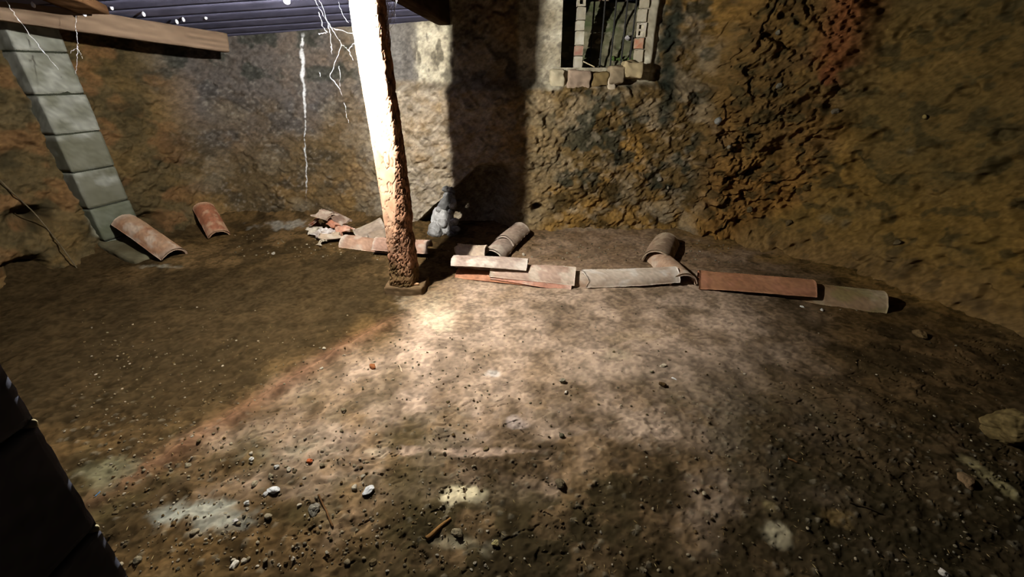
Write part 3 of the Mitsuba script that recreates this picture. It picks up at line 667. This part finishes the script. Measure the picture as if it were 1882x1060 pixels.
named = [  # px, py, size, colour, label
    (505, 903, (.050, .030, .022), (214, 214, 206), 'largest white stone chip left of the middle foreground'),
    (677, 903, (.045, .028, .020), (226, 226, 220), 'single white stone flake with a dark shadow, beside the stick'),
    (489, 909, (.022, .018, .014), (190, 188, 178), 'small pale chip just left of the largest white stone chip'),
    (454, 925, (.018, .018, .016), (196, 192, 180), 'round pale pebble in front left of the white stone chips'),
    (431, 1039, (.034, .020, .014), (214, 206, 184), 'cream stone chip at the bottom edge of the photo'),
    (434, 958, (.020, .012, .008), (218, 212, 200), 'flat cream flake on the grey patch of ground'),
    (569, 848, (.030, .020, .014), (196, 104, 62), 'orange fired clay chip on the stony ground'),
    (509, 861, (.024, .020, .016), (178, 176, 164), 'grey white pebble behind the largest white stone chip'),
    (463, 846, (.018, .016, .014), (200, 198, 186), 'pale pebble furthest back among the white chips'),
    (578, 938, (.046, .036, .026), (128, 122, 106), 'grey stone half sunk in the ground between the two white chips'),
    (685, 674, (.048, .032, .022), (146, 92, 56), 'reddish brown clod near the left edge of the dusty ground'),
    (1034, 704, (.032, .030, .028), (150, 140, 116), 'round grey pebble on the dusty middle of the floor'),
    (1040, 722, (.026, .016, .012), (206, 196, 176), 'little broken white chip just in front of the round grey pebble'),
    (1219, 672, (.042, .026, .012), (206, 190, 160), 'flat cream chip on the dusty ground to the right'),
    (1238, 696, (.030, .012, .008), (230, 226, 216), 'small bright white sliver to the right of the floor middle'),
    (1217, 708, (.038, .028, .024), (92, 72, 46), 'dark brown clod below the bright white sliver'),
    (1030, 891, (.040, .034, .026), (110, 98, 74), 'dark rounded stone in front of the faint footprint'),
    (840, 980, (.042, .036, .026), (126, 114, 88), 'brown grey stone right of the stick'),
    (910, 1000, (.026, .024, .020), (172, 158, 106), 'yellowish pebble near the bottom middle'),
    (1032, 802, (.026, .022, .018), (96, 90, 70), 'dark grey pebble in the middle of the trodden ground'),
    (893, 825, (.024, .018, .014), (130, 112, 80), 'tan pebble on the pale streak of dust'),
    (1474, 564, (.034, .016, .012), (228, 224, 210), 'white bit lying left under the olive stained tile'),
    (1510, 570, (.044, .018, .010), (232, 228, 214), 'wider white bit under the olive stained tile'),
    (1690, 617, (.09, .06, .04), (120, 98, 64), 'brown clod on the shaded ground before the right bank'),
    (1775, 886, (.075, .05, .03), (130, 106, 76), 'flat brown stone in the shaded right foreground'),
    (503, 467, (.04, .03, .02), (186, 178, 160), 'pale pebble on the ground between the leaning tiles and the heap'),
    (1732, 1056, (.03, .02, .02), (214, 206, 190), 'small white chip at the bottom right edge of the photo'),
    (962, 468, (.045, .03, .02), (206, 192, 166), 'cream pebble on the ground right of the grey tiles behind the stack'),
]
for k, (px, py, sz, col, lab) in enumerate(named):
    p = on_ground(px, py)
    rock('pebble', [p[0], p[1], gz(p[0], p[1]) + sz[2] * 0.22], sz, 640 + k, lab, 'stone', col, tuple(int(x * .8) for x in col), rz=R.rand() * 3, sub=3, facets=12, sharp=0.7)
variants = []
for k in range(6):
    v, f = rock_mesh(700 + k, 2, facets=7)
    base_c = [(122, 112, 88), (98, 84, 58), (146, 134, 108), (88, 70, 44), (112, 100, 76), (160, 150, 128)][k]
    variants.append((v, f, lin(*base_c) * (0.8 + 0.4 * fbc(v + k, 0.4, k, 3))[:, None]))
shapes = [vply(v, f, c, smooth=False) for v, f, c in variants]
for k in range(60):
    px, py = (R.uniform(180, 700), R.uniform(800, 1050)) if k < 36 else (R.uniform(560, 1500), R.uniform(640, 1050))
    p = on_ground(px, py)
    s = 0.005 + 0.007 * R.rand() ** 2
    put('small_stone', {**shapes[k % 6], 'to_world': T().translate([float(p[0]), float(p[1]), gz(p[0], p[1]) + s * 0.25]).rotate([0, 0, 1], float(R.rand() * 360)).scale([s * 1.2, s, s * 0.75])}, None, 'small earth-coloured stone scattered on the stony front part of the floor', 'stone', 'small stones on the floor')
def scatter(n, box, seed):
    r = np.random.RandomState(seed)
    q = np.array([on_z(r.uniform(box[0], box[2]), r.uniform(box[1], box[3]), 0.0) for _ in range(n)])
    ok = (np.abs(q[:, 0]) < 3.1) & (base_tree.query(q[:, :2])[0] > 0.32)
    q = q[ok]
    q[:, 2] = hz[floor_tree.query(q[:, :2], k=6)[1]].max(1)
    return q


spots = np.vstack([scatter(1000, (120, 560, 1880, 1058), 1), scatter(1000, (150, 620, 900, 1058), 2), scatter(700, (420, 408, 1350, 480), 3)])
vs, fs, cs, at = [], [], [], 0
for k, p in enumerate(spots):
    v, f, c = variants[R.randint(6)]
    sc_ = 0.0018 + 0.0038 * R.rand() ** 2 + (0.002 if p[1] > 2.9 else 0)
    a = R.rand() * 6.28
    Rz = np.array([[math.cos(a), -math.sin(a), 0], [math.sin(a), math.cos(a), 0], [0, 0, 1]])
    vs.append((v * [sc_ * 1.2, sc_, sc_ * 0.8]) @ Rz.T + p + [0, 0, sc_ * 0.2]); fs.append(f + at); at += len(v)
    cs.append(c * R.uniform(0.5, 1.15))
put('gravel', vply(np.vstack(vs), np.vstack(fs), np.vstack(cs), smooth=False), None, 'fine grit and crumbs strewn over the earth floor', 'gravel', None, 'stuff')
vs, fs, cs, at = [], [], [], 0
for p in scatter(1500, (150, 600, 1880, 1058), 4):
    L, w_, a = R.uniform(.006, .020), R.uniform(.0006, .0014), R.rand() * 3.14
    d = np.array([math.cos(a), math.sin(a), R.uniform(-.15, .15)]); sd = np.array([-math.sin(a), math.cos(a), 0]) * w_
    m_ = p + [0, 0, 0.0022]
    vs.append(np.array([m_ - d * L / 2, m_ + sd, m_ + d * L / 2, m_ - sd, m_ + [0, 0, w_]])); fs.append(np.array([[0, 3, 4], [3, 2, 4], [2, 1, 4], [1, 0, 4], [0, 1, 2], [0, 2, 3]]) + at); at += 5
    cs.append(np.tile(lin(*[(150, 124, 76), (96, 76, 44), (60, 48, 30), (170, 150, 104)][R.randint(4)]), (5, 1)))
put('straw', vply(np.vstack(vs), np.vstack(fs), np.vstack(cs), smooth=False), None, 'short bits of straw and root trodden into the earth floor', 'straw', None, 'stuff')

# stick, leaf bits
def tube_thing(name, pts, rad, label, cat, c1, c2, seed, sides=9, bsdf='earthen', group=None, parent=None):
    pts = np.asarray(pts, float)
    t = np.gradient(pts, axis=0); t /= np.linalg.norm(t, axis=1, keepdims=True)
    a = np.cross(t, [0.13, 0.2, 0.97]); a /= np.linalg.norm(a, axis=1, keepdims=True)
    b = np.cross(t, a)
    rad = np.broadcast_to(rad, (len(pts),))
    an = np.linspace(0, 2 * np.pi, sides, endpoint=False)
    v = (pts[:, None] + rad[:, None, None] * (np.cos(an)[None, :, None] * a[:, None] + np.sin(an)[None, :, None] * b[:, None])).reshape(-1, 3)
    v += 0.25 * rad.mean() * (fb(v, 0.03, seed, 2) - 0.5)[:, None]
    v = np.vstack([v, pts[:1], pts[-1:]])
    n = len(pts); j = np.arange(sides)
    f = np.vstack([quads_to_tris(grid_faces(n, sides, True)), np.stack([np.full(sides, n * sides), (j + 1) % sides, j], 1), np.stack([np.full(sides, n * sides + 1), j + (n - 1) * sides, (j + 1) % sides + (n - 1) * sides], 1)])
    c = mixc(np.tile(lin(*c1), (len(v), 1)), lin(*c2), fbc(v, 0.04, seed, 3))
    return put(name, vply(v, f, c, bsdf=bsdf), parent, label, cat, group)


def ground_line(p, q, n, lift, wob=0.004, seed=1):
    a, b = on_ground(*p), on_ground(*q)
    t = np.linspace(0, 1, n)[:, None]
    pts = a * (1 - t) + b * t
    pts[:, 0] += wob * (meshkit.fbm(np.stack([t[:, 0] * 3, 0 * t[:, 0], 0 * t[:, 0] + seed], 1), 2, seed) - 0.5) * 2
    pts[:, 2] = [gz(x, y) + lift for x, y, _ in pts]
    pts[:, 2] = np.maximum(pts[:, 2], np.convolve(np.pad(pts[:, 2], 2, 'edge'), np.ones(5) / 5, 'valid'))
    return pts


tube_thing('stick', ground_line((783, 990), (829, 955), 12, 0.003, 0.002), np.linspace(0.009, 0.005, 12), 'short brown stick on the dark ground at the bottom middle', 'stick', (140, 104, 60), (84, 60, 34), 31)
tube_thing('twig', ground_line((1560, 925), (1622, 946), 12, 0.001), 0.003, 'thin dark twig on the shaded ground at the lower right', 'twig', (60, 50, 34), (44, 36, 24), 32)
tube_thing('twig', ground_line((585, 910), (612, 968), 12, 0.001), 0.003, 'thin brown twig right of the sunken grey stone', 'twig', (110, 80, 50), (80, 58, 36), 33)
tube_thing('twig', ground_line((733, 671), (739, 684), 8, 0.001), 0.0025, 'short pale twig on the dusty ground in front of the post', 'twig', (214, 190, 160), (180, 150, 120), 34)
tube_thing('twig', ground_line((1448, 842), (1466, 848), 8, 0.001), 0.004, 'stubby orange brown twig in the right foreground', 'twig', (160, 116, 70), (120, 84, 50), 35)
v, f, loc = worn_box((0.018, 0.003, 0.0015), 1, 0.004, 0.0006, 0.0003)
p = on_ground(181, 909)
put('plastic_strip', vply(apply(frame([p[0], p[1], gz(p[0], p[1]) + 0.004], [.3, 1, .15]), v), f, np.tile(lin(70, 120, 160), (len(v), 1))), None, 'tiny blue plastic strip on the ground beside the near block wall', 'plastic strip')

# pipe along the left bank
pp = []
for px, py in ((-40, 290), (0, 332), (30, 362), (58, 386), (78, 410), (110, 450), (140, 492), (160, 522)):
    best, o = 1e9, None
    d0 = ray(px, py)
    ts = np.linspace(2.0, 4.6, 900)
    q = np.array([0, 0, H]) + d0 * ts[:, None]
    dist = cKDTree(Vw[: int(NS * 0.42) * NZ]).query(q)[0] if not pp else wl_tree.query(q)[0]
    if not pp:
        wl_tree = cKDTree(Vw[: int(NS * 0.42) * NZ])
    i = np.argmax(dist < 0.03) if (dist < 0.03).any() else dist.argmin()
    pp.append(q[i])
pp = np.array(pp)
ti = np.linspace(0, len(pp) - 1, 60)
pts = [0.012, -0.006, 0.0] + gaussian_filter1d(np.stack([np.interp(ti, np.arange(len(pp)), pp[:, k]) for k in range(3)], 1), 4, axis=0, mode='nearest')
tube_thing('cable', pts, 0.004, 'thin dusty cable running down the left earth bank', 'cable', (112, 100, 76), (76, 66, 46), 36)

all_tree = cKDTree(Vw)


def wall_hit(px, py):
    d0 = ray(px, py)
    q = np.array([0, 0, H]) + d0 * np.linspace(2.5, 5.0, 500)[:, None]
    dd = all_tree.query(q)[0]
    return q[np.argmax(dd < 0.014)]


for k, (px, py, sz, col) in enumerate(((1320, 222, .06, (148, 146, 136)), (1432, 158, .05, (120, 116, 100)), (1340, 270, .035, (140, 130, 108)), (1378, 385, .05, (110, 96, 66)), (1450, 410, .055, (108, 92, 62)), (1535, 205, .05, (122, 112, 92)), (1482, 345, .06, (112, 92, 54)),
                                     (1700, 215, .035, (150, 132, 80)), (1650, 445, .05, (110, 96, 68)), (1212, 330, .045, (150, 140, 120)), (1228, 345, .03, (170, 158, 136)), (1430, 60, .04, (120, 114, 96)))):
    c = wall_hit(px, py)
    wn = 'wall_back' if px < 1235 else 'wall_right'
    rock('stone', c, (sz * 1.1, sz * 0.8, sz), 950 + k, None, None, col, tuple(int(x * .8) for x in col), rz=k, sub=3, parent=wn, facets=7, tilt=(k, k * .5))

# ------------------------------------------------------------------ window in the back wall
wk = 'window_1'
say(wk, kind='structure')
x0, x1, zs = WIN['x0'], WIN['x1'], WIN['z0']
YF, YB = 3.945, 4.03
for nm, cx, sx_, zc, sz_ in (('jamb', x0 - 0.06, 0.12, 1.67, 0.72), ('jamb', x1 + 0.06, 0.12, 1.67, 0.72), ('lintel', (x0 + x1) / 2, x1 - x0 + 0.24, 2.06, 0.10), ('sill', (x0 + x1) / 2, x1 - x0 + 0.24, zs - 0.05, 0.09)):
    v, f, loc = worn_box((sx_, YB - YF, sz_), 800 + int(cx * 10), 0.02, 0.012, 0.008, 0.07)
    put(nm, vply(v + [cx, (YF + YB) / 2, zc], f, block_color(loc, 9, (212, 204, 178), (166, 154, 126))), wk)


def hollow_brick(c, size, holes, seed, col, rz=0.0, axis=1):
    """a thin-walled brick with two square holes running through it along y"""
    import shapely.geometry as sgm
    w_, d_, h_ = size
    outer = sgm.box(-w_ / 2, -h_ / 2, w_ / 2, h_ / 2)
    if holes:
        for kz in (-1, 1):
            outer = outer.difference(sgm.box(-w_ * 0.26, kz * h_ * 0.23 - h_ * 0.15, w_ * 0.26, kz * h_ * 0.23 + h_ * 0.15))
    m = trimesh.creation.extrude_polygon(outer, d_)
    m = m.subdivide().subdivide()
    v = np.array(m.vertices)
    v = np.stack([v[:, 0], d_ / 2 - v[:, 2], v[:, 1]], 1)
    v += 0.0022 * np.stack([fb(v + seed, 0.02, s, 2) - 0.5 for s in (1, 2, 3)], 1) * 2
    col = mixc(np.tile(lin(*col), (len(v), 1)), lin(176, 166, 140), fbc(v + seed, 0.03, seed, 3))
    a = np.array([[math.cos(rz), -math.sin(rz), 0], [math.sin(rz), math.cos(rz), 0], [0, 0, 1]])
    return vply(v @ a.T + c, m.faces, col, smooth=False)


def brick_column(xc, y, wd, z_start, courses, seed, rz):
    z = z_start
    for k, (h_, holes, col) in enumerate(courses):
        put('brick', hollow_brick([xc + 0.004 * math.sin(k * 3 + seed), y, z + h_ / 2], (wd, 0.065, h_ - 0.008), holes, seed + k, col, rz), wk)
        z += h_
        v, f, loc = worn_box((wd * 0.9, 0.058, 0.014), seed + 40 + k, 0.02, 0.003, 0.003, 0.02)
        put('mortar', vply(v + [xc, y, z - 0.004], f, np.tile(lin(150, 142, 120), (len(v), 1))), wk)


# left brick mullion, right brick jamb
pl = on_y(1061, 128, 3.94)
brick_column(pl[0], 3.94, 0.062, zs - 0.01, [(0.10, False, (206, 196, 176)), (0.075, False, (168, 104, 88)), (0.10, False, (210, 204, 184)), (0.07, False, (196, 190, 170)), (0.09, False, (168, 162, 146)), (0.105, True, (214, 206, 188)), (0.09, False, (196, 186, 160))], 820, 0.05)
pr = on_y(1173, 100, 3.97)
brick_column(pr[0], 3.97, 0.075, zs + 0.04, [(0.10, False, (186, 172, 146)), (0.08, False, (188, 120, 88)), (0.105, True, (206, 196, 178)), (0.09, False, (190, 182, 160)), (0.10, False, (170, 158, 132)), (0.10, False, (180, 168, 140))], 850, -0.35)
for k in range(5):
    px = (1088, 1107, 1127, 1147, 1163)[k]
    c = on_y(px, 60, 4.035)
    m = trimesh.creation.cylinder(0.007, segment=[[c[0], 4.035, zs - 0.03], [c[0] + 0.004, 4.035, 2.03]], sections=12)
    put('bar', mikit.ply(m, 'rusty_iron', 40), wk)
# rubble stones set along the sill, parts of the back wall
for k, (px, py, sx_, sz_, col) in enumerate(((1064, 146, .165, .13, (172, 150, 126)), (1103, 146, .12, .10, (132, 112, 74)), (1133, 138, .105, .12, (164, 146, 116)), (1024, 150, .10, .15, (206, 192, 158)), (1163, 128, .13, .11, (196, 176, 134)), (1123, 153, .06, .09, (214, 196, 166)))):
    c = on_y(px, py, 3.80)
    c[0] *= 1.015
    v, f, loc = worn_box((sx_ * 1.12, 0.16, sz_ * 1.08), 870 + k, 0.010, 0.016, 0.026, 0.07)
    col2 = tuple(int(x * .82) for x in col)
    a, b = fbc(loc + k, 0.05, k, 3), None
    put('stone', vply(v + [c[0], 3.893 + 0.012 * (k % 2), c[2]], f, mixc(np.tile(lin(*col), (len(v), 1)), lin(*col2), a)), 'wall_back')

# outside the window: bank of soil, boards, weed, stones
gx, gt = (a.ravel() for a in np.meshgrid(np.linspace(-0.9, 2.9, 230), np.linspace(0, 1, 150), indexing='ij'))
prof = np.array([(4.035, zs - 0.06), (4.06, zs - 0.01), (4.10, zs + 0.03), (4.145, zs + 0.16), (4.20, zs + 0.36), (4.30, zs + 0.50), (4.8, zs + 0.58), (5.6, zs + 0.66)])
pt = np.array([0, .05, .15, .35, .6, .78, .9, 1.0])
gy, gh = np.interp(gt, pt, prof[:, 0]), np.interp(gt, pt, prof[:, 1])
pg = np.stack([gx, gy, gh], 1)
bump = (0.05 * (fb(pg, 0.14, 901, 4) - 0.5) + 0.035 * (fb(pg, 0.05, 902, 3) - 0.5)) * sm(0.02, 0.12, gt)
gy, gh = gy - 0.75 * bump, gh + 0.6 * bump
cg = mixc(np.tile(lin(132, 124, 98), (len(gx), 1)), lin(90, 98, 66), fbc(pg, 0.12, 903, 4))
cg = mixc(cg, lin(160, 152, 130), 0.6 * sm(0.6, 0.9, fbc(pg, 0.05, 904, 3)))
cg = mixc(cg, lin(60, 60, 44), 0.6 * sm(0.6, 0.9, fbc(pg, 0.07, 905, 3)))
put('ground', vply(np.stack([gx, gy, gh], 1), grid_faces(230, 150), cg), kind='structure')
board_text = ['reddish brown fence board outside the window, leftmost of the four', 'pale fence board outside the window, second from the left', 'brown fence board outside the window, third from the left', 'grey fence board outside the window, rightmost of the four']
for k, (px, col) in enumerate(((1097, (150, 110, 84)), (1112, (168, 150, 122)), (1129, (130, 106, 80)), (1147, (120, 112, 96)))):
    c = on_y(px, 10, 4.42)
    v, f, loc = worn_box((0.062, 0.02, 0.6), 910 + k, 0.03, 0.004, 0.003)
    put('fence_board', vply(v + [c[0], 4.42, 2.02], f, wood_color(loc, 910 + k, col, tuple(int(x * .7) for x in col), 2)), None, board_text[k], 'board')
for k, (px, py, yy, s, col, lab) in enumerate(((1154, 70, 4.14, 0.055, (206, 200, 196), 'round pale stone on the soil outside the window bars'), (1099, 76, 4.13, 0.055, (176, 160, 126), 'tan stone on the soil outside, behind the left window bar'))):
    c = on_y(px, py, yy)
    rock('stone', c, (s, s * .8, s * .8), 920 + k, lab, 'stone', col, tuple(int(x * .8) for x in col), sub=4)
wd = thing('weed', 'small green weed growing on the soil just behind the window bars', 'weed')
for k in range(14):
    a = R.rand() * 6.28
    c = on_y(1148 + R.uniform(-18, 18), 108, 4.09)
    L = R.uniform(.03, .07)
    d = np.array([math.cos(a) * .6, math.sin(a) * .25, R.uniform(.4, 1)])
    d /= np.linalg.norm(d)
    sd = np.cross(d, [0.3, 1, 0.2]); sd /= np.linalg.norm(sd)
    t = np.linspace(0, 1, 6)
    mid = c + d * L * t[:, None] - np.array([0, 0, 0.02]) * (t[:, None] ** 2) - [0, 0, 0.015]
    wdt = (0.010 * np.sin(np.pi * np.clip(t, 0.04, 0.97)) ** 0.8)[:, None]
    v = np.stack([mid - sd * wdt, mid + sd * wdt], 1).reshape(-1, 3)
    put('leaf', mikit.ply((v, quads_to_tris(grid_faces(6, 2))), 'leafy', True), wd)
tube_thing('stick', [on_y(1070, 112, 3.93), on_y(1080, 117, 3.90), on_y(1093, 123, 3.87)], 0.005, 'pale stick lying across the window sill beside the brick mullion', 'stick', (214, 200, 160), (170, 150, 110), 37)


# ------------------------------------------------------------------ cobwebs
def web(label, lines, r0, seed, blobs=0, group=None):
    """strands between points (px, py, y), sagging and knotted with dust"""
    rr_ = np.random.RandomState(seed)
    V, Fc, at = [], [], 0
    for ln in lines:
        P_ = np.array([on_y(*q) for q in ln])
        n = 8 * (len(P_) - 1) + 1
        t = np.linspace(0, len(P_) - 1, n)
        pts = np.stack([np.interp(t, np.arange(len(P_)), P_[:, k]) for k in range(3)], 1)
        pts += 0.007 * (rr_.rand(n, 3) - 0.5)
        rad = r0 * (0.5 + 1.1 * rr_.rand(n)) * np.where(rr_.rand(n) < 0.10, 2.0, 1.0)
        tg = np.gradient(pts, axis=0); tg /= np.linalg.norm(tg, axis=1, keepdims=True) + 1e-9
        a = np.cross(tg, [0.2, 0.9, 0.1]); a /= np.linalg.norm(a, axis=1, keepdims=True)
        b = np.cross(tg, a)
        an = np.linspace(0, 2 * np.pi, 5, endpoint=False)
        v = (pts[:, None] + rad[:, None, None] * (np.cos(an)[None, :, None] * a[:, None] + np.sin(an)[None, :, None] * b[:, None])).reshape(-1, 3)
        V.append(v); Fc.append(quads_to_tris(grid_faces(n, 5, True)) + at); at += len(v)
        for _ in range(blobs):
            i = rr_.randint(n)
            m = trimesh.creation.icosphere(1, r0 * (1.2 + 1.6 * rr_.rand()))
            vb = np.array(m.vertices) * [1, 1, 1.7] + pts[i]
            V.append(vb); Fc.append(m.faces + at); at += len(vb)
    return put('cobweb', mikit.ply((np.vstack(V), np.vstack(Fc)), 'web_silk', True), None, label, 'cobweb', group)


yw = 2.50
web('dusty cobweb strands hanging from the ceiling to the left side of the post',
    [[(573, -12, 2.35), (592, 25, 2.38), (612, 55, 2.42), (628, 82, 2.46), (640, 92, yw), (652, 78, 2.52)], [(583, -12, 2.35), (601, 38, 2.4), (607, 65, 2.4), (610, 100, 2.42)], [(585, 22, 2.4), (593, 48, 2.4), (602, 60, 2.4)], [(604, 50, 2.42), (650, 62, 2.52)],
     [(622, 5, 2.45), (632, 30, 2.47), (640, 42, 2.5)], [(600, 60, 2.4), (585, 62, 2.4)], [(640, 92, yw), (650, 112, 2.52)]], 0.0007, 1, 5)
web('lower wisp of cobweb hanging beside the left edge of the post', [[(628, 82, 2.455), (618, 110, 2.45), (606, 140, 2.45), (624, 162, 2.45), (629, 176, 2.46)], [(623, 120, 2.46), (626, 160, 2.46)], [(632, 188, 2.47), (641, 226, 2.48)], [(586, 132, 2.44), (588, 140, 2.44)]], 0.0006, 2, 2)
fl = []
rz_ = np.random.RandomState(8)
for k in range(26):
    x = rz_.uniform(696, 722)
    fl.append([(x + rz_.uniform(2, 14), -14, 2.62), (x + rz_.uniform(-2, 6), rz_.uniform(15, 40), 2.60), (700 + rz_.uniform(-2, 18), rz_.uniform(55, 88), 2.57)])
web('thick white tangle of cobweb on the upper right side of the post', fl, 0.0006, 3, 2)
web('cobweb strand with a white tuft hanging below the beam near the pillar', [[(141, 68, 2.9), (143, 90, 2.9), (141, 120, 2.9), (139, 135, 2.9)], [(143, 85, 2.9), (128, 97, 2.9)], [(143, 88, 2.9), (152, 108, 2.9)], [(139, 28, 2.88), (141, 72, 2.9)]], 0.0009, 4, 2)
web('long single cobweb thread slanting across the top of the pillar', [[(8, -8, 2.7), (20, 16, 2.7), (50, 58, 2.75), (80, 95, 2.8), (108, 128, 2.85)]], 0.0011, 5, 0)
tuft = trimesh.creation.icosphere(2, 1.0)
tv = np.array(tuft.vertices) * (0.7 + 0.7 * fb(tuft.vertices, 0.5, 4, 3))[:, None]
tuft_shape = mikit.ply((tv, tuft.faces), 'web_silk', True)
for k, (px, py, y) in enumerate(((61, 9, 2.86), (155, 26, 2.97), (176, 12, 3.0), (205, 14, 3.05), (264, 26, 3.17), (325, 40, 3.32), (337, 36, 3.35), (378, 32, 3.4), (436, 24, 3.45))):
    c = on_y(px, py, y)
    put('cobweb_tuft', {**tuft_shape, 'to_world': T().translate([float(t) for t in c]).scale([0.010, 0.008, 0.013])}, None, 'white silk tuft on the left ceiling beam, ' + ('leftmost', 'second from the left', 'third from the left', 'fourth from the left', 'middle one', 'fourth from the right', 'third from the right', 'second from the right', 'rightmost')[k], 'cobweb', 'silk tufts along the left beam')
